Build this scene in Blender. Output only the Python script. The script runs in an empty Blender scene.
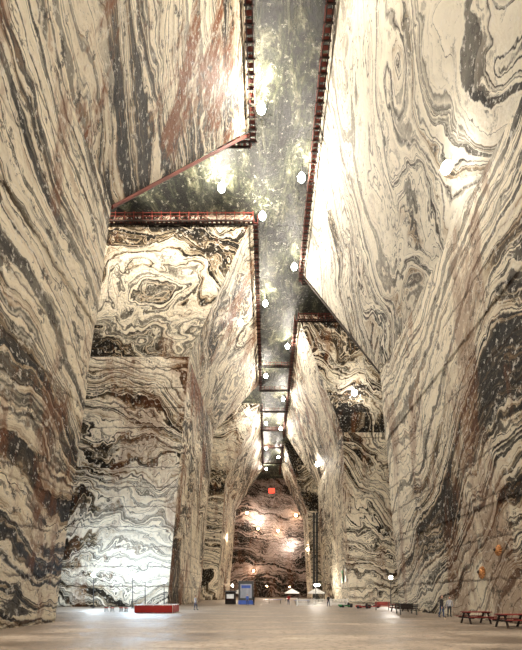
import bpy, bmesh, math, random
from mathutils import Vector, Matrix
random.seed(4)
sc=bpy.context.scene
try:
    sc.view_settings.view_transform='Standard'
    sc.view_settings.look='None'
except Exception as e: print(e)
try: sc.view_settings.look='Medium High Contrast'
except Exception as e: print('look',e)

# ------------------------------------------------------------------ materials
def simple(name,col,rough=0.7,metal=0.0,em=None,es=0,var=0.15,scale=6):
    m=bpy.data.materials.new(name); m.use_nodes=True
    nt=m.node_tree; b=nt.nodes['Principled BSDF']
    n=nt.nodes.new('ShaderNodeTexNoise'); n.inputs['Scale'].default_value=scale; n.inputs['Detail'].default_value=4
    r=nt.nodes.new('ShaderNodeValToRGB')
    r.color_ramp.elements[0].position=.3; r.color_ramp.elements[1].position=.7
    r.color_ramp.elements[0].color=[c*(1-var) for c in col]+[1]
    r.color_ramp.elements[1].color=[min(1,c*(1+var)) for c in col]+[1]
    nt.links.new(n.outputs['Fac'],r.inputs['Fac']); nt.links.new(r.outputs['Color'],b.inputs['Base Color'])
    b.inputs['Roughness'].default_value=rough; b.inputs['Metallic'].default_value=metal
    if em:
        b.inputs['Emission Color'].default_value=list(em)+[1]; b.inputs['Emission Strength'].default_value=es
    return m

class NG:
    def __init__(s,m):
        m.use_nodes=True; s.nt=m.node_tree; s.b=s.nt.nodes['Principled BSDF']
    def n(s,t,**k):
        x=s.nt.nodes.new(t)
        for a,b in k.items(): setattr(x,a,b)
        return x
    def l(s,a,b): s.nt.links.new(a,b)
    def setin(s,i,v):
        if hasattr(v,'is_output') or isinstance(v,bpy.types.NodeSocket): s.l(v,i)
        else: i.default_value=v
    def math(s,op,a,b=None,c=None,clamp=False):
        x=s.n('ShaderNodeMath',operation=op); x.use_clamp=clamp
        s.setin(x.inputs[0],a)
        if b is not None: s.setin(x.inputs[1],b)
        if c is not None: s.setin(x.inputs[2],c)
        return x.outputs[0]
    def vm(s,op,a,b=None,sc=None):
        x=s.n('ShaderNodeVectorMath',operation=op)
        s.setin(x.inputs[0],a)
        if b is not None: s.setin(x.inputs[1],b)
        if sc is not None: s.setin(x.inputs['Scale'],sc)
        return x.outputs['Value'] if op=='DOT_PRODUCT' else x.outputs[0]
    def noise(s,vec,scale,detail=3,rough=.5,dim='3D',w=None,dist=0):
        x=s.n('ShaderNodeTexNoise'); x.noise_dimensions=dim
        if vec is not None: s.l(vec,x.inputs['Vector'])
        if w is not None: s.setin(x.inputs['W'],w)
        x.inputs['Scale'].default_value=scale; x.inputs['Detail'].default_value=detail
        x.inputs['Roughness'].default_value=rough; x.inputs['Distortion'].default_value=dist
        return x
    def ramp(s,f,els,interp='LINEAR'):
        r=s.n('ShaderNodeValToRGB'); r.color_ramp.interpolation=interp
        while len(r.color_ramp.elements)<len(els): r.color_ramp.elements.new(.5)
        for e,(p,c) in zip(r.color_ramp.elements,els):
            e.position=p
            e.color=(list(c)+[1]) if hasattr(c,'__len__') else (c,c,c,1)
        s.l(f,r.inputs['Fac']); return r.outputs['Color']
    def mix(s,f,a,b,bt='MIX'):
        x=s.n('ShaderNodeMix',data_type='RGBA',blend_type=bt)
        s.setin(x.inputs['Factor'],f)
        for i,v in ((6,a),(7,b)):
            if isinstance(v,(tuple,list)): x.inputs[i].default_value=(list(v)+[1])[:4]
            else: s.l(v,x.inputs[i])
        return x.outputs[2]

def salt(name,d,freq=1.1,warp=22,warp2=5,light=(.82,.745,.60),mid=(.47,.365,.24),dark=(.016,.014,.011),
         thr=0.0,rust=.5,cuts=0,seed=0,grime=.35,wscale=.045,lines=1.0,rustcol=(.22,.075,.02),stroke=.9):
    m=bpy.data.materials.new(name); g=NG(m)
    geo=g.n('ShaderNodeNewGeometry'); P=g.vm('ADD',geo.outputs['Position'],(seed*17.3,seed*9.1,seed*5.7))
    n1=g.noise(P,wscale,2,.5); w1=g.vm('SCALE',g.vm('SUBTRACT',n1.outputs['Color'],(.5,.5,.5)),sc=warp*2)
    P1=g.vm('ADD',P,w1)
    n2=g.noise(P1,.15,3,.55); w2=g.vm('SCALE',g.vm('SUBTRACT',n2.outputs['Color'],(.5,.5,.5)),sc=warp2*2)
    P2=g.vm('ADD',P1,w2)
    n3=g.noise(P,.8,3,.6); w3=g.vm('SCALE',g.vm('SUBTRACT',n3.outputs['Color'],(.5,.5,.5)),sc=.8)
    P3=g.vm('ADD',P2,w3)
    dv=Vector(d).normalized()
    lay=g.vm('DOT_PRODUCT',P3,tuple(dv))
    zone=g.noise(P1,.06,4,.6).outputs['Fac']            # clean / heavily banded zones
    zn=g.ramp(zone,[(.44,1.0),(.60,.25)])
    s1=g.noise(None,freq,5,.68,'1D',w=lay).outputs['Fac']
    s2=g.noise(None,freq*.16,2,.5,'1D',w=g.math('ADD',lay,31.7)).outputs['Fac']
    s3=g.noise(None,freq*1.2,2,.6,'1D',w=g.math('ADD',lay,77.1)).outputs['Fac']
    seam=g.math('ABSOLUTE',g.math('SUBTRACT',s3,.5))
    seam=g.math('SUBTRACT',1.3,g.math('DIVIDE',seam,.03),clamp=True)
    v=g.math('ADD',s1,g.math('MULTIPLY',g.math('SUBTRACT',s2,.5),.5))
    v=g.math('ADD',v,g.math('MULTIPLY',g.math('SUBTRACT',zone,.5),1.0))
    v=g.math('ADD',v,-thr)
    col=g.ramp(v,[(.30,dark),(.36,[a*.25 for a in mid]),(.395,mid),(.43,[(a+b)/2 for a,b in zip(light,mid)]),(.465,light),(.66,[min(1,c*1.2) for c in light])])
    sm=g.math('MULTIPLY',seam,g.math('ADD',g.math('MULTIPLY',zn,.5),.5))
    col=g.mix(g.math('MULTIPLY',sm,lines),col,[c*1.4 for c in dark])
    cx=g.n('ShaderNodeCombineXYZ')
    for i in range(3): g.l(g.math('MULTIPLY',lay,float(dv[i])*1.1),cx.inputs[i])
    Q=g.vm('ADD',g.vm('SCALE',P3,sc=.22),cx.outputs[0])
    st=g.noise(Q,1.0,6,.68).outputs['Fac']
    col=g.mix(g.math('MULTIPLY',g.math('MULTIPLY',g.ramp(st,[(.545,0.0),(.585,1.0)]),stroke),zn),col,(.032,.026,.019))
    col=g.mix(g.math('MULTIPLY',g.ramp(st,[(.36,1.0),(.42,0.0)]),rust*.7),col,(.38,.22,.10))
    Pv=g.vm('MULTIPLY',P,(1,1,.3))
    rn=g.noise(Pv,.14,6,.74).outputs['Fac']
    rf=g.math('MULTIPLY',g.ramp(rn,[(.535,0.0),(.60,1.0)]),rust)
    col=g.mix(rf,col,rustcol,'MIX')
    gn=g.noise(P,1.1,8,.75).outputs['Fac']
    gf=g.math('MULTIPLY',g.ramp(gn,[(.39,1.0),(.435,0.0)]),grime)
    col=g.mix(gf,col,(.024,.018,.013))
    hn=g.noise(P,2.6,5,.7).outputs['Fac']
    col=g.mix(g.ramp(hn,[(.57,0.0),(.62,.6)]),col,(.95,.90,.80))
    hcut=None
    if cuts:
        sep=g.n('ShaderNodeSeparateXYZ'); g.l(geo.outputs['Position'],sep.inputs[0])
        zz=g.math('ADD',sep.outputs['Z'],g.math('MULTIPLY',g.math('SUBTRACT',n3.outputs['Fac'],.5),.9))
        fr=g.math('FRACT',g.math('DIVIDE',zz,2.9))
        cut=g.ramp(fr,[(0,1.0),(.025,.7),(.06,0.0)])
        brk=g.ramp(g.noise(P,.25,3,.6).outputs['Fac'],[(.40,0.0),(.50,1.0)])
        col=g.mix(g.math('MULTIPLY',g.math('MULTIPLY',cut,brk),.85*cuts),col,(.09,.05,.03))
        hcut=cut
    g.l(col,g.b.inputs['Base Color'])
    g.b.inputs['Roughness'].default_value=.6
    g.b.inputs['Specular IOR Level'].default_value=.15
    h=g.math('ADD',g.math('MULTIPLY',gn,1.3),g.math('MULTIPLY',s1,.6))
    if hcut is not None: h=g.math('SUBTRACT',h,g.math('MULTIPLY',hcut,.35))
    bp=g.n('ShaderNodeBump'); bp.inputs['Strength'].default_value=1.0; bp.inputs['Distance'].default_value=.8
    g.l(h,bp.inputs['Height']); g.l(bp.outputs[0],g.b.inputs['Normal'])
    return m

M={}
M['L1low']=salt('salt_left_lower',(0.05,.3,1),.6,6,1.8,seed=1,thr=-.04,rust=.65,cuts=.8,grime=.8)
M['L1up']=salt('salt_left_upper',(0.1,.45,1),.55,11,3,seed=2,thr=.05,rust=1.0,grime=.85,stroke=1)
M['L2front']=salt('salt_front_lower',(.3,.1,1),.75,13,4.5,seed=3,cuts=1,rust=.4,thr=-.03,light=(.84,.76,.63),stroke=.7)
M['L2over']=salt('salt_front_overhang',(.35,.1,1),.8,20,6,seed=4,thr=.03,rust=.4,grime=.5)
M['side']=salt('salt_pillar_side',(.2,.4,.9),.75,12,5,seed=5,cuts=.6,rust=.75,thr=0,grime=.6)
M['panel']=salt('salt_panel',(.2,.5,.8),.7,18,5,seed=6,thr=.03,rust=.6,grime=.6)
M['R1up']=salt('salt_right_upper',(.4,.75,.3),.65,20,5,seed=7,thr=-.03,rust=.12,grime=.4,light=(.80,.745,.62))
M['R1low']=salt('salt_right_lower',(.05,.4,1),.6,7,2.2,seed=8,thr=-.03,cuts=.7,rust=.5,grime=.7)
M['R2']=salt('salt_right_pillar',(.2,.3,1),.75,14,5,seed=9,thr=-.05,cuts=.8,rust=.35)
M['R2over']=salt('salt_right_overhang',(.5,.3,1),.75,20,5,seed=10,thr=.12,rust=.5,grime=.6)
M['end']=salt('salt_end_wall',(.1,.2,1),.6,10,4,seed=11,thr=.04,cuts=1,rust=.3,light=(.52,.41,.36),mid=(.28,.2,.17))

def ceil_mat():
    m=bpy.data.materials.new('salt_ceiling'); g=NG(m)
    geo=g.n('ShaderNodeNewGeometry'); P=geo.outputs['Position']
    Ps=g.vm('MULTIPLY',P,(1,.4,1))
    a=g.noise(Ps,.4,8,.78,dist=1.6).outputs['Fac']
    col=g.ramp(a,[(.42,(.004,.005,.003)),(.50,(.02,.023,.012)),(.56,(.07,.074,.042)),(.62,(.18,.175,.115)),(.70,(.40,.39,.28))])
    b=g.noise(P,1.6,8,.85).outputs['Fac']
    col=g.mix(g.ramp(b,[(.57,0.0),(.61,.8)]),col,(.42,.41,.32))
    c=g.noise(P,.9,8,.8).outputs['Fac']
    col=g.mix(g.ramp(c,[(.42,.85),(.47,0.0)]),col,(.006,.006,.004))
    g.l(col,g.b.inputs['Base Color']); g.b.inputs['Roughness'].default_value=.5
    g.b.inputs['Specular IOR Level'].default_value=.3
    bp=g.n('ShaderNodeBump'); bp.inputs['Strength'].default_value=1; bp.inputs['Distance'].default_value=.7
    g.l(g.math('ADD',a,c),bp.inputs['Height']); g.l(bp.outputs[0],g.b.inputs['Normal'])
    return m
def floor_mat():
    m=bpy.data.materials.new('packed_salt_floor'); g=NG(m)
    geo=g.n('ShaderNodeNewGeometry'); P=geo.outputs['Position']
    Ps=g.vm('MULTIPLY',P,(.5,1.4,1))
    a=g.noise(Ps,.3,7,.7,dist=.5).outputs['Fac']
    col=g.ramp(a,[(.36,(.10,.077,.058)),(.46,(.18,.145,.112)),(.54,(.25,.205,.162)),(.66,(.38,.325,.265))])
    b=g.noise(P,3,6,.8).outputs['Fac']
    col=g.mix(g.ramp(b,[(.40,.7),(.48,0.0)]),col,(.07,.052,.04))
    g.l(col,g.b.inputs['Base Color'])
    g.l(g.ramp(a,[(.35,.4),(.65,.7)]),g.b.inputs['Roughness'])
    bp=g.n('ShaderNodeBump'); bp.inputs['Strength'].default_value=.6; bp.inputs['Distance'].default_value=.1
    g.l(b,bp.inputs['Height']); g.l(bp.outputs[0],g.b.inputs['Normal'])
    return m
M['ceil']=ceil_mat(); M['floor']=floor_mat()
M['red']=simple('red_paint',(.30,.016,.013),.5)
M['redtable']=simple('dark_red_planks',(.18,.025,.02),.6)
M['redwood']=simple('red_brown_wood',(.13,.026,.016),.7,var=.4)
M['darkwood']=simple('dark_timber',(.025,.016,.012),.8,var=.4)
M['steel']=simple('dark_steel',(.09,.09,.09),.45,.7)
M['lampcase']=simple('white_lamp_case',(.8,.8,.8),.4)
M['white']=simple('white_paint',(.8,.8,.78),.5)
M['blue']=simple('blue_paint',(.06,.12,.42),.5)
M['green']=simple('green_paint',(.05,.3,.12),.5)
M['gold']=simple('ochre_relief',(.33,.16,.06),.6,var=.35,scale=12)
M['denim']=simple('denim',(.05,.07,.13),.85)
M['jacket']=simple('dark_jacket',(.03,.03,.035),.8)
M['jacket2']=simple('grey_jacket',(.35,.36,.4),.8)
M['skin']=simple('skin',(.62,.38,.28),.55,var=.05)
M['hair']=simple('hair',(.03,.02,.012),.7)
M['bulb']=simple('lamp_glass',(1,1,1),.3,em=(1,.96,.9),es=45)
M['bulbw']=simple('lamp_glass_warm',(1,.8,.5),.3,em=(1,.62,.32),es=22)
M['bulbb']=simple('lamp_glass_cool',(.8,.9,1),.3,em=(.75,.88,1),es=30)
M['redlit']=simple('lit_red_panel',(.8,.05,.02),.4,em=(1,.05,.02),es=1.5)

# ------------------------------------------------------------------ mesh builder
class MB:
    def __init__(s): s.v=[];s.f=[];s.mi=[];s.mats=[]
    def m(s,k):
        if k not in s.mats: s.mats.append(k)
        return s.mats.index(k)
    def add(s,vs,fs,k):
        o=len(s.v); s.v+= [tuple(v) for v in vs]; i=s.m(k)
        for f in fs: s.f.append([a+o for a in f]); s.mi.append(i)
    def box(s,c,d,k,rot=0,tilt=None):
        R=Matrix.Rotation(rot,3,'Z')
        if tilt: R=R@Matrix.Rotation(tilt[1],3,tilt[0])
        vs=[Vector(c)+R@Vector((x*d[0]/2,y*d[1]/2,z*d[2]/2)) for x in(-1,1) for y in(-1,1) for z in(-1,1)]
        s.add(vs,[(0,1,3,2),(4,6,7,5),(0,4,5,1),(2,3,7,6),(0,2,6,4),(1,5,7,3)],k)
    def cyl(s,a,b,r,k,r2=None,n=12):
        a=Vector(a);b=Vector(b); r2=r if r2 is None else r2
        d=(b-a).normalized(); u=d.orthogonal().normalized(); w=d.cross(u)
        vs=[]
        for c,rr in((a,r),(b,r2)):
            for i in range(n):
                t=2*math.pi*i/n; vs.append(c+rr*(math.cos(t)*u+math.sin(t)*w))
        fs=[(i,(i+1)%n,n+(i+1)%n,n+i) for i in range(n)]+[tuple(range(n))[::-1],tuple(range(n,2*n))]
        s.add(vs,fs,k)
    def ball(s,c,r,k,n=12,h=8):
        if not hasattr(r,'__len__'): r=(r,r,r)
        vs=[];fs=[]
        for j in range(h+1):
            p=math.pi*j/h
            for i in range(n):
                t=2*math.pi*i/n
                vs.append((c[0]+r[0]*math.sin(p)*math.cos(t),c[1]+r[1]*math.sin(p)*math.sin(t),c[2]+r[2]*math.cos(p)))
        for j in range(h):
            for i in range(n):
                fs.append((j*n+i,(j+1)*n+i,(j+1)*n+(i+1)%n,j*n+(i+1)%n))
        s.add(vs,fs,k)
    def obj(s,name,loc=(0,0,0),rot=0,parent=None):
        me=bpy.data.meshes.new(name); me.from_pydata(s.v,[],s.f)
        for k in s.mats: me.materials.append(M[k])
        me.polygons.foreach_set('material_index',s.mi); me.update()
        bm=bmesh.new(); bm.from_mesh(me); bmesh.ops.recalc_face_normals(bm,faces=bm.faces); bm.to_mesh(me); bm.free()
        o=bpy.data.objects.new(name,me); sc.collection.objects.link(o)
        o.location=loc; o.rotation_euler=(0,0,rot)
        if parent: o.parent=parent
        return o

H=54.0
# ------------------------------------------------------------------ rock blocks
def block(name,rings,mats):
    mb=MB(); R=[]
    b,c,t=rings
    n=max(2,int(c[0]/3.6))
    sg=1 if b[1]>0 else -1
    rnd=random.Random(name)
    for i in range(n):
        f0=i/n; f1=(i+1)/n; o=rnd.uniform(-.04,.04)
        for f in (f0,f1):
            q=[b[j]+(c[j]-b[j])*f for j in range(5)]
            e=o if 0<f<1 else 0
            q[1]+=e*sg; q[3]+=e; q[4]-=e
            R.append((q,0))
    m=6
    for i in range(1,m+1):
        f=i/m; q=[c[j]+(t[j]-c[j])*f for j in range(5)]; R.append((q,1))
    vs=[]
    for q,_ in R:
        z,xi,xo,y0,y1=q
        vs+=[(xi,y0,z),(xi,y1,z),(xo,y1,z),(xo,y0,z)]
    for i in range(len(R)-1):
        up=R[i+1][1]
        a=i*4;bb=a+4
        for side in range(4):
            s0=side;s1=(side+1)%4
            k={0:mats[0+3*up],1:mats[2+3*up],2:mats[0],3:mats[1+3*up]}[side]
            mb.add([vs[a+s0],vs[a+s1],vs[bb+s1],vs[bb+s0]],[(0,1,2,3)],k)
    mb.add(vs[:4],[(0,1,2,3)],mats[0]); mb.add(vs[-4:],[(0,1,2,3)],mats[0])
    o=mb.obj(name)
    bm=bmesh.new(); bm.from_mesh(o.data); bmesh.ops.remove_doubles(bm,verts=bm.verts,dist=.002)
    bmesh.ops.recalc_face_normals(bm,faces=bm.faces); bm.to_mesh(o.data); bm.free()
    return o
XO=75
block('wall_left_near',[(0,-14.6,-XO,-40,29.6),(28.7,-10.7,-XO,-40,29.6),(H,-1.9,-XO,-40,48.3)],['L1low','L1low','L1low','L1up','L1up','L1up'])
block('wall_left_middle',[(0,-14.6,-XO,62.8,93.5),(36.5,-11.4,-XO,62.8,92),(H,-1.9,-XO,59.2,107)],['side','L2front','side','panel','L2over','panel'])
block('wall_left_far',[(0,-14.6,-XO,125,166),(34,-12,-XO,123,166),(H,-1.9,-XO,118,181)],['side','L2front','side','panel','L2over','panel'])
block('wall_right_near',[(0,16.2,XO,-40,52.4),(28.7,13.7,XO,-40,52),(H,5.8,XO,-40,70)],['R1low','R1low','R1low','R1up','R1up','R1up'])
block('wall_right_middle',[(0,16.2,XO,84,126),(33,14.6,XO,83,124),(H,5.8,XO,80.4,140)],['R2','R2','R2','panel','R2over','panel'])
block('wall_right_far',[(0,16.2,XO,153,172),(31,14.4,XO,152,172),(H,5.8,XO,148,184)],['R2','R2','R2','R2over','R2over','R2over'])
def slab(name,c,d,k):
    mb=MB(); mb.box(c,d,k); return mb.obj(name)
slab('floor',(0,77.5,-.5),(2*XO+4,239,1),'floor')
slab('ceiling',(0,77.5,H+.5),(2*XO+4,239,1),'ceil')
slab('wall_back',(0,-41,H/2),(2*XO+4,2,H),'R1low')
slab('wall_front',(0,196,H/2),(2*XO+4,2,H),'end')
slab('wall_left',(-XO-1,77.5,H/2),(2,235,H),'side')
slab('wall_right',(XO+1,77.5,H/2),(2,235,H),'R2')

# ------------------------------------------------------------------ walkways
def walkway(mb,a,b,inn):
    a=Vector(a);b=Vector(b);d=(b-a);L=d.length;d.normalize();inn=Vector(inn)
    rot=math.atan2(d.y,d.x); w=.62; z=H-1.15
    mid=(a+b)/2
    def off(p,o,zz): q=p+inn*o; return (q.x,q.y,zz)
    for o in (.05,w): mb.box(off(mid,o,z-.12),(L,.1,.22),'darkwood',rot)
    mb.box(off(mid,w,z+.95),(L,.07,.07),'redwood',rot)
    mb.box(off(mid,w,z+.5),(L,.05,.05),'redwood',rot)
    n=int(L/.62)
    for i in range(n+1):
        p=a+d*(L*i/n)
        mb.box(off(p,w/2,z),(.34,w+.1,.08),'redwood',rot)
        if i%2==0:
            mb.box(off(p,w,z+.45),(.09,.09,1.4),'redwood',rot)
            mb.box(off(p,w/2+.02,z-.15),(.09,w+.3,.14),'darkwood',rot)
LX=-1.9;RX=5.8
mb=MB()
walkway(mb,(LX,-39,0),(LX,48.3,0),(1,0,0))
walkway(mb,(LX-30,48.3,0),(LX,48.3,0),(0,1,0))
walkway(mb,(LX-30,59.2,0),(LX,59.2,0),(0,-1,0))
walkway(mb,(LX,59.2,0),(LX,107,0),(1,0,0))
walkway(mb,(LX,118,0),(LX,181,0),(1,0,0))
walkway(mb,(RX,-39,0),(RX,70,0),(-1,0,0))
walkway(mb,(RX+30,70,0),(RX,70,0),(0,1,0))
walkway(mb,(RX+30,80.4,0),(RX,80.4,0),(0,-1,0))
walkway(mb,(RX,80.4,0),(RX,140,0),(-1,0,0))
walkway(mb,(RX,148,0),(RX,184,0),(-1,0,0))
for y in (96,107.5,120,134,150,168):
    walkway(mb,(LX,y,0),(RX,y,0),(0,1,0))
mb.obj('ceiling_walkway')
mb=MB(); mb.cyl((-10.75,29.75,28.7),(-1.95,48.45,H-.3),.13,'redwood'); mb.obj('trim_1')
mb=MB(); mb.cyl((13.65,52.15,28.7),(5.75,70.1,H-.3),.11,'darkwood'); mb.obj('trim_2')

# ------------------------------------------------------------------ lamps
def lamp(loc,power,kind='bulb',r=.4,col=(1,.93,.84),dirv=(0,0,-1),name='floodlight',hang=None):
    e=MB(); d=Vector(dirv).normalized()
    e.cyl(-d*(r+.12),-d*.05,r*.35,'lampcase',r*.8,14)
    e.ball(tuple(d*.02),r,kind,14,8)
    if hang: e.cyl(-d*.4,Vector(hang)-Vector(loc)-Vector((0,0,.02)),.05,'steel',n=6)
    o=e.obj(name,loc)
    if power>0:
        l=bpy.data.lights.new('lamp_light','POINT'); l.energy=power; l.color=col; l.shadow_soft_size=.3
        lo=bpy.data.objects.new('light',l); sc.collection.objects.link(lo); lo.parent=o
        lo.location=(0,-(r+.55),-.15) if hang else d*(r+.65)
    return o
K=270
WC=(1,.915,.80)
Z=52.5
for (x,y,p) in [(-.6,44.8,16),(4.2,52.3,12),(-.6,57.6,13),(4.2,66.6,12),(0.6,20,32),(3.0,30,28),(0.6,5,28),(3.6,8,28),(0,-18,24),  # nearest ones, overhead and behind the camera, are unseen lamps added as fill
                (-.3,75,13),(4.2,88,13),(-.3,100,12),(4.2,112,12),(-.3,128,12),(4.2,132,11),(-.3,150,11),(4.2,160,11),(-.3,175,10)]:
    lamp((x,y,Z),p*K,r=.46,hang=(x,y,H),col=WC)
lamp((-5.7,54,Z+.4),22*K,r=.46,hang=(-5.7,54,H),col=WC)
lamp((-18,54,Z),26*K,r=.42,hang=(-18,54,H),col=WC); lamp((-34,54,Z),22*K,r=.42,hang=(-34,54,H),col=WC)  # hanging crosscut lamps from here on are out of sight, added as fill
lamp((20,75,Z),8*K,r=.42,hang=(20,75,H),col=WC); lamp((36,75,Z),12*K,r=.42,hang=(36,75,H),col=WC)
lamp((-20,113,Z),14*K,hang=(-20,113,H),col=WC); lamp((24,144,Z),12*K,hang=(24,144,H),col=WC)
lamp((-4.5,73,47.9),1.8*K,r=.5,dirv=(.85,0,-.5)); lamp((12.0,28.7,30.4),1.6*K,r=.36,dirv=(-.9,0,-.3))
lamp((16.6,81.6,40),2.2*K,r=.55,dirv=(0,-1,-.3)); lamp((-5,117,51),3*K,r=.7,dirv=(.3,-1,-.3)); lamp((13.0,110,35),2.2*K,r=.65,dirv=(-.9,0,-.3))
for (x,y,z,k,p,r) in [(-9,193.5,38,'bulbw',3,.6),(-4,193.5,35.5,'bulb',4,.8),(-4,193.5,31,'bulbw',3,.6),(11,193.5,23.5,'bulb',4,.8),(13,193.5,37,'bulbw',3,.7),(-6,193.5,12,'bulbw',3,.5),(5,193.5,30,'bulbw',3,.6)]:
    lamp((x,y,z),p*K,k,r,(1,.82,.68) if k=='bulbw' else (1,.92,.85),(0,-1,-.1),'unseen_fill_lamp')
lamp((-14,140,20),5*K,'bulbw',.6,(1,.75,.5),(1,0,0),'unseen_fill_lamp')
lamp((15.0,158,18),5*K,'bulbw',.6,(1,.75,.5),(-1,0,0),'unseen_fill_lamp')
def lamp_post(x,y,h,p,kind,col):
    e=MB(); e.cyl((0,0,0),(0,0,.12),.28,'steel',.2); e.cyl((0,0,.1),(0,0,h),.06,'steel',.04)
    e.cyl((0,0,h),(0,0,h+.12),.12,'steel',.2); e.ball((0,0,h+.38),.28,kind)
    o=e.obj('lamp_post',(x,y,0))
    l=bpy.data.lights.new('lamp_light','POINT'); l.energy=p; l.color=col; l.shadow_soft_size=.3
    lo=bpy.data.objects.new('light',l); sc.collection.objects.link(lo); lo.parent=o; lo.location=(0,-.2,h+1.0)
for a in [(-13.6,48,3.2,3.5*K,'bulbb',(.60,.80,1)),(-11.6,48.5,3.0,3*K,'bulbb',(.60,.80,1)),(-17.5,56,4,9*K,'bulbb',(.60,.80,1)),(-23,57,4,9*K,'bulbb',(.7,.86,1)),
          (19,66,4,9*K,'bulb',(1,.93,.85)),(8.5,75,3,4*K,'bulb',(1,.93,.85)),(-9,112,3.5,9*K,'bulb',(1,.85,.65)),(12,100,3.5,8*K,'bulb',(1,.9,.75)),(0,150,4,10*K,'bulbw',(1,.8,.63)),(9,172,4,8*K,'bulbw',(1,.8,.63)),(-9,175,4,8*K,'bulbw',(1,.77,.58))]:
    lamp_post(*a)
for (x,y,z,d) in [(-12.6,-6,12,(1,.3,.1)),(14.8,-6,12,(-1,.3,.1)),(-12.4,10,14,(1,.2,0)),(14.5,10,14,(-1,.2,0))]:  # out-of-view lamps, added as fill to brighten the near lower walls
    lamp((x,y,z),20*K,r=.35,dirv=d,name='unseen_fill_lamp',col=WC)

# ------------------------------------------------------------------ furniture
def picnic(x,y,rot):
    e=MB()
    for i in range(5): e.box((0,-.32+.16*i,.76),(1.8,.145,.05),'redtable')
    for s in(-1,1):
        for i in range(2): e.box((0,s*(.62+.16*i),.46),(1.8,.145,.05),'redtable')
        for t in (-1,1):
            e.box((t*.7,s*.36,.38),(.08,.09,.84),'darkwood',0,('X',s*.42))
    for t in(-1,1):
        e.box((t*.7,0,.40),(.07,1.6,.09),'darkwood'); e.box((t*.7,0,.70),(.07,.78,.08),'darkwood')
    e.box((0,0,.38),(1.4,.07,.07),'darkwood')
    return e.obj('picnic_table',(x,y,0),rot)
picnic(13.7,28.2,.15); picnic(14.3,25.0,.15); picnic(14.2,46,.3)
def bench(x,y,rot,k='darkwood'):
    e=MB()
    for i in range(3): e.box((0,-.17+.16*i,.45),(1.7,.13,.045),k)
    for i in range(3): e.box((0,.30+.03*i,.60+.15*i),(1.7,.04,.12),k)
    for t in(-.7,.7):
        e.box((t,-.17,.22),(.07,.07,.44),'steel'); e.box((t,.26,.5),(.07,.07,1.0),'steel',0,('X',-.12)); e.box((t,.03,.41),(.06,.5,.05),'steel')
        e.box((t,.03,.62),(.06,.46,.04),'steel')
    return e.obj('park_bench',(x,y,0),rot)
bench(12.9,39.2,-.2);bench(13.4,42,-.2);bench(13.4,50,-.3,'red')
e=MB()
def fence(e,x0,y0,x1,y1,k,h=.8,post='white'):
    a=Vector((x0,y0,0));b=Vector((x1,y1,0));L=(b-a).length;rot=math.atan2(y1-y0,x1-x0);m=(a+b)/2
    e.box((m.x,m.y,h*.47),(L,.08,h*.85),k,rot); e.box((m.x,m.y,h),(L,.1,.06),post,rot)
    n=max(1,int(L/.9))
    for i in range(n+1):
        p=a+(b-a)*i/n; e.cyl((p.x,p.y,0),(p.x,p.y,h+.05),.03,post,n=8)
fence(e,-1.9,0,1.9,0,'red');fence(e,-1.9,0,-1.9,3,'red');fence(e,1.9,0,1.9,3,'red');fence(e,-1.9,3,1.9,3,'red')
e.box((0,1.5,.03),(3.7,2.9,.06),'blue')
e.obj('play_pen',(-11.4,43.2,0))
def stool(x,y,k):
    e=MB(); e.cyl((0,0,.42),(0,0,.5),.2,k,.21)
    for i in range(4):
        t=i*math.pi/2+.7; e.cyl((.13*math.cos(t),.13*math.sin(t),.42),(.2*math.cos(t),.2*math.sin(t),0),.025,'steel',n=6)
    e.cyl((0,0,.2),(0,0,.22),.16,'steel'); e.obj('stool',(x,y,0))
for x,y in [(-17,45.5),(-16.2,45),(-15.4,45.4),(-14.6,44.6)]: stool(x,y,'red')
e=MB()
for x0 in (0,2.6,5.2):
    for i in range(14):
        e.box((x0+.1+i*.18,0,.6),(.07,.03,1.0),'white')
    e.box((x0+1.3,.03,.35),(2.6,.04,.08),'white'); e.box((x0+1.3,.03,.95),(2.6,.04,.08),'white')
    e.box((x0,.03,.62),(.12,.12,1.24),'white')
e.box((7.8,.03,.62),(.12,.12,1.24),'white')
e.obj('picket_fence',(4.6,66,0))
def pingpong(x,y,rot,k='blue'):
    e=MB(); e.box((0,0,.75),(2.74,1.52,.04),k); e.box((0,0,.83),(.02,1.7,.15),'white')
    e.box((0,0,.772),(2.74,.03,.004),'white')
    for s in(-1,1):
        for t in(-1,1): e.cyl((s*1.1,t*.6,.74),(s*1.05,t*.6,0),.035,'steel',n=8)
        e.box((s*1.1,0,.4),(.04,1.2,.04),'steel')
    e.obj('table_tennis_table',(x,y,0),rot)
pingpong(6,74,.1);pingpong(10,78,.1,'green');pingpong(1.5,82,0)
def tent(x,y,w,k):
    e=MB()
    for s in(-1,1):
        for t in(-1,1): e.cyl((s*w/2,t*w/2,0),(s*w/2,t*w/2,2.1),.05,'steel',n=8)
    q=w/2+.15
    e.add([(-q,-q,2.1),(q,-q,2.1),(q,q,2.1),(-q,q,2.1),(0,0,3.1)],[(0,1,4),(1,2,4),(2,3,4),(3,0,4)],k)
    for s in(-1,1):
        e.box((0,s*q,1.98),(2*q,.03,.28),k); e.box((s*q,0,1.98),(.03,2*q,.28),k)
    e.obj('gazebo_tent',(x,y,0))
tent(10.5,92,3,'white');tent(6,104,3,'white');tent(-6.5,104,3,'white')
e=MB(); e.box((0,0,.35),(2.7,1.2,.7),'blue'); e.box((0,0,2.3),(2.4,.4,3.2),'steel'); e.box((0,0,4.0),(2.7,.55,.2),'steel')
for s in(-1,1): e.box((s*1.25,0,2.3),(.16,.5,3.3),'steel')
e.box((0,-.22,2.35),(2.0,.04,2.5),'jacket2'); e.box((0,-.25,3.1),(1.6,.02,.5),'blue')
e.obj('display_board',(-3.7,76,0))
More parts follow.
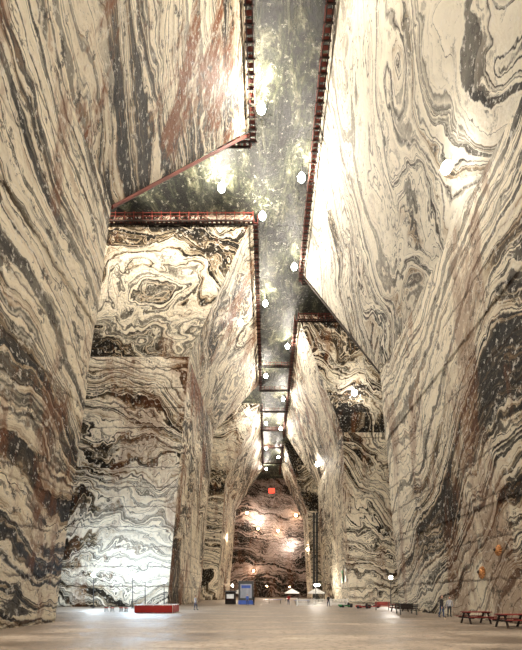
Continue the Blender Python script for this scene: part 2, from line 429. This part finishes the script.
e=MB(); e.box((0,0,1.1),(1.8,1.6,2.2),'darkwood'); e.box((0,0,2.3),(2.2,2.0,.16),'steel'); e.box((0,-.83,1.4),(1.3,.06,.8),'white'); e.box((0,-.95,.95),(1.6,.35,.06),'redwood')
e.obj('kiosk',(-6.6,78,0))
def gokart(x,y,rot,k):
    e=MB(); e.box((0,0,.2),(1.7,.7,.12),k); e.box((.75,0,.28),(.35,1.0,.22),k); e.box((-.35,0,.42),(.12,.5,.5),'jacket',0,('Y',-.25)); e.box((-.15,0,.3),(.45,.5,.1),'jacket')
    for s in(-.6,.6):
        for t in(-.5,.5): e.cyl((s,t-.1,.17),(s,t+.1,.17),.17,'jacket',n=16)
    e.cyl((.2,0,.3),(.05,0,.6),.025,'steel',n=6); e.cyl((.04,0,.58),(.03,0,.61),.16,'jacket',n=14); e.box((-.75,0,.35),(.3,.5,.3),'steel')
    e.obj('go_kart',(x,y,0),rot)
gokart(12.6,56,2.6,'red');gokart(14.4,58,2.8,'red');gokart(11,60,3.3,'green')
e=MB()
for x in (0,.9):
    e.cyl((x,0,0),(x,0,26),.33,'steel',n=14)
    for z in range(2,26,3): e.cyl((x,0,z),(x,0,z+.15),.4,'darkwood',n=14)
for z in range(1,26,6): e.box((.45,.4,z),(1.6,.9,.12),'steel')
e.obj('ventilation_pipe',(14.0,128.5,0))
e=MB(); e.box((0,0,0),(2.6,.3,2.2),'steel'); e.box((0,-.17,0),(2.3,.05,1.9),'redlit')
for s in(-1,1): e.cyl((s,0,1.1),(s,0,54-41.2),.05,'steel',n=6)
e.obj('hanging_sign',(1.8,165,41.2))
def relief(y,z,r,seed):
    e=MB(); n=14; vs=[]
    t=(z/28.7); xw=16.2-2.5*t
    for i in range(2*n):
        a=math.pi*i/n; rr=r*(1 if i%2 else .72); vs.append((0,rr*math.cos(a),rr*math.sin(a)))
    v2=[(-.14,v[1]*.8,v[2]*.8) for v in vs]
    N=2*n
    e.add(vs+v2,[(i,(i+1)%N,N+(i+1)%N,N+i) for i in range(N)]+[tuple(range(N,2*N))],'gold')
    e.ball((-.14,0,0),(.16,r*.5,r*.55),'gold')
    e.ball((-.2,0,r*.1),(.2,r*.2,r*.3),'darkwood')
    for s in(-1,1): e.ball((-.2,s*r*.22,r*.1),(.12,r*.08,r*.06),'darkwood')
    e.obj('carved_medallion',(xw-.02,y,z))
relief(31.7,3.5,.5,1);relief(29.2,4.9,.42,2)
def banner(x,y,z,k):
    e=MB(); e.box((0,0,0),(.06,1.4,2.6),k); e.cyl((0,-.8,1.35),(0,.8,1.35),.05,'steel',n=8); e.cyl((-.04,0,.3),(-.08,0,.3),.45,'gold',n=20)
    e.obj('wall_banner',(x,y,z))
banner(15.7,90,5.4,'green');banner(15.7,86,5.6,'white')

# ------------------------------------------------------------------ people
def person(x,y,rot,h=1.72,top='jacket',legs='denim',pose=0):
    s=h/1.72
    J={'pel':(0,0,.94),'wai':(0,0,1.08),'che':(0,.01,1.28),'nk0':(0,.01,1.44),'nk1':(0,0,1.52)}
    R={'pel':.135,'wai':.12,'che':.145,'nk0':.07,'nk1':.052}
    E=[('pel','wai'),('wai','che'),('che','nk0'),('nk0','nk1')]
    for sd,sg in(('l',-1),('r',1)):
        st=.10*sg*(1 if pose else .4)
        J['hip'+sd]=(sg*.09,0,.88);J['kne'+sd]=(sg*.10,-.03-st*.8,.49);J['ank'+sd]=(sg*.11,.02-st*1.4,.09);J['toe'+sd]=(sg*.13,-.17-st*1.4,.04)
        J['sho'+sd]=(sg*.18,.01,1.39);J['elb'+sd]=(sg*.235,.03+st*.8,1.12)
        J['wri'+sd]=(sg*.25,-.04+st*1.5,.88)
        for a,r in(('hip',.095),('kne',.06),('ank',.045),('toe',.038),('sho',.065),('elb',.045),('wri',.03)): R[a+sd]=r
        E+=[('pel','hip'+sd),('hip'+sd,'kne'+sd),('kne'+sd,'ank'+sd),('ank'+sd,'toe'+sd),('che','sho'+sd),('sho'+sd,'elb'+sd),('elb'+sd,'wri'+sd)]
    def skin(J,R,E,root,name,sub=2):
        ks=list(J); me=bpy.data.meshes.new(name); me.from_pydata([J[k] for k in ks],[(ks.index(a),ks.index(b)) for a,b in E],[])
        o=bpy.data.objects.new(name,me); sc.collection.objects.link(o)
        o.modifiers.new('s','SKIN'); o.modifiers.new('d','SUBSURF').levels=sub
        for i,k in enumerate(ks):
            sv=me.skin_vertices[0].data[i]; sv.radius=(R[k],R[k]); sv.use_root=(k==root)
        dg=bpy.context.evaluated_depsgraph_get(); m2=bpy.data.meshes.new_from_object(o.evaluated_get(dg))
        bpy.data.objects.remove(o); return m2
    root=bpy.data.objects.new('person',None); sc.collection.objects.link(root)
    bm_=skin(J,R,E,'pel','b',2)
    for k in(top,legs,'skin','jacket'): bm_.materials.append(M[k])
    for p in bm_.polygons:
        c=p.center; p.use_smooth=True
        p.material_index = 2 if c.z>1.49 else (3 if c.z<.085 else (1 if (c.z<.93 and abs(c.x)<.2) else (0 if c.z>.89 or abs(c.x)<.2 else 2)))
    b=bpy.data.objects.new('body',bm_); sc.collection.objects.link(b); b.parent=root
    hd=MB()
    hd.ball((0,-.01,1.63),(.077,.095,.115),'skin',16,12)
    hd.ball((0,-.012,1.575),(.055,.07,.05),'skin')
    hd.ball((0,.018,1.655),(.086,.096,.108),'hair',16,12)
    hd.cyl((0,-.095,1.645),(0,-.122,1.605),.008,'skin',.016,8)
    for sg in(-1,1):
        hd.ball((sg*.03,-.095,1.64),(.012,.009,.008),'white'); hd.ball((sg*.03,-.103,1.64),.005,'hair')
        hd.ball((sg*.08,0,1.625),(.012,.02,.03),'skin')
    hd.box((0,-.098,1.578),(.045,.008,.009),'red')
    hd.obj('head',parent=root)
    for sd,sg in(('l',-1),('r',1)):
        w=Vector(J['wri'+sd]); hh=MB()
        hh.ball(tuple(w+Vector((0,-.005,-.05))),(.018,.04,.055),'skin')
        for i,ln in enumerate((.068,.078,.072,.055)):
            b0=w+Vector((0,-.03+.02*i,-.09)); b1=b0+Vector((-sg*.006,0,-ln*.55)); b2=b1+Vector((-sg*.02,0,-ln*.45))
            hh.cyl(b0,b1,.009,'skin',.008,8); hh.cyl(b1,b2,.008,'skin',.006,8)
        t0=w+Vector((0,-.035,-.035)); t1=t0+Vector((-sg*.008,-.028,-.035)); hh.cyl(t0,t1,.011,'skin',.009,8); hh.cyl(t1,t1+Vector((-sg*.006,-.006,-.028)),.009,'skin',.007,8)
        hh.obj('hand_'+sd,parent=root)
    root.location=(x,y,0); root.rotation_euler=(0,0,rot); root.scale=(s,s,s)
person(14.2,35,.6,1.78,'jacket','denim',1); person(15.1,35.6,-.3,1.68,'jacket2','jacket',0)
person(-3.2,70,.3,1.75,'blue','denim',1); person(-2.2,71,2.6,1.7,'jacket','jacket',0)
person(-8.3,50,1.2,1.7,'jacket2','denim',1); person(3.6,72,3,1.72,'red','denim',0); person(9,63,.5,1.7,'jacket','denim',1)

# ------------------------------------------------------------------ world + camera
w=bpy.data.worlds.new('world'); sc.world=w; w.use_nodes=True
w.node_tree.nodes['Background'].inputs[0].default_value=(.02,.02,.025,1); w.node_tree.nodes['Background'].inputs[1].default_value=.2
cam=bpy.data.cameras.new('camera'); co=bpy.data.objects.new('camera',cam); sc.collection.objects.link(co); sc.camera=co
co.location=(0,0,2); co.rotation_euler=(math.pi/2,0,0)
cam.sensor_fit='AUTO'; cam.sensor_width=36; cam.lens=430/650*36
cam.shift_x=-6/650; cam.shift_y=268/650; cam.clip_end=500
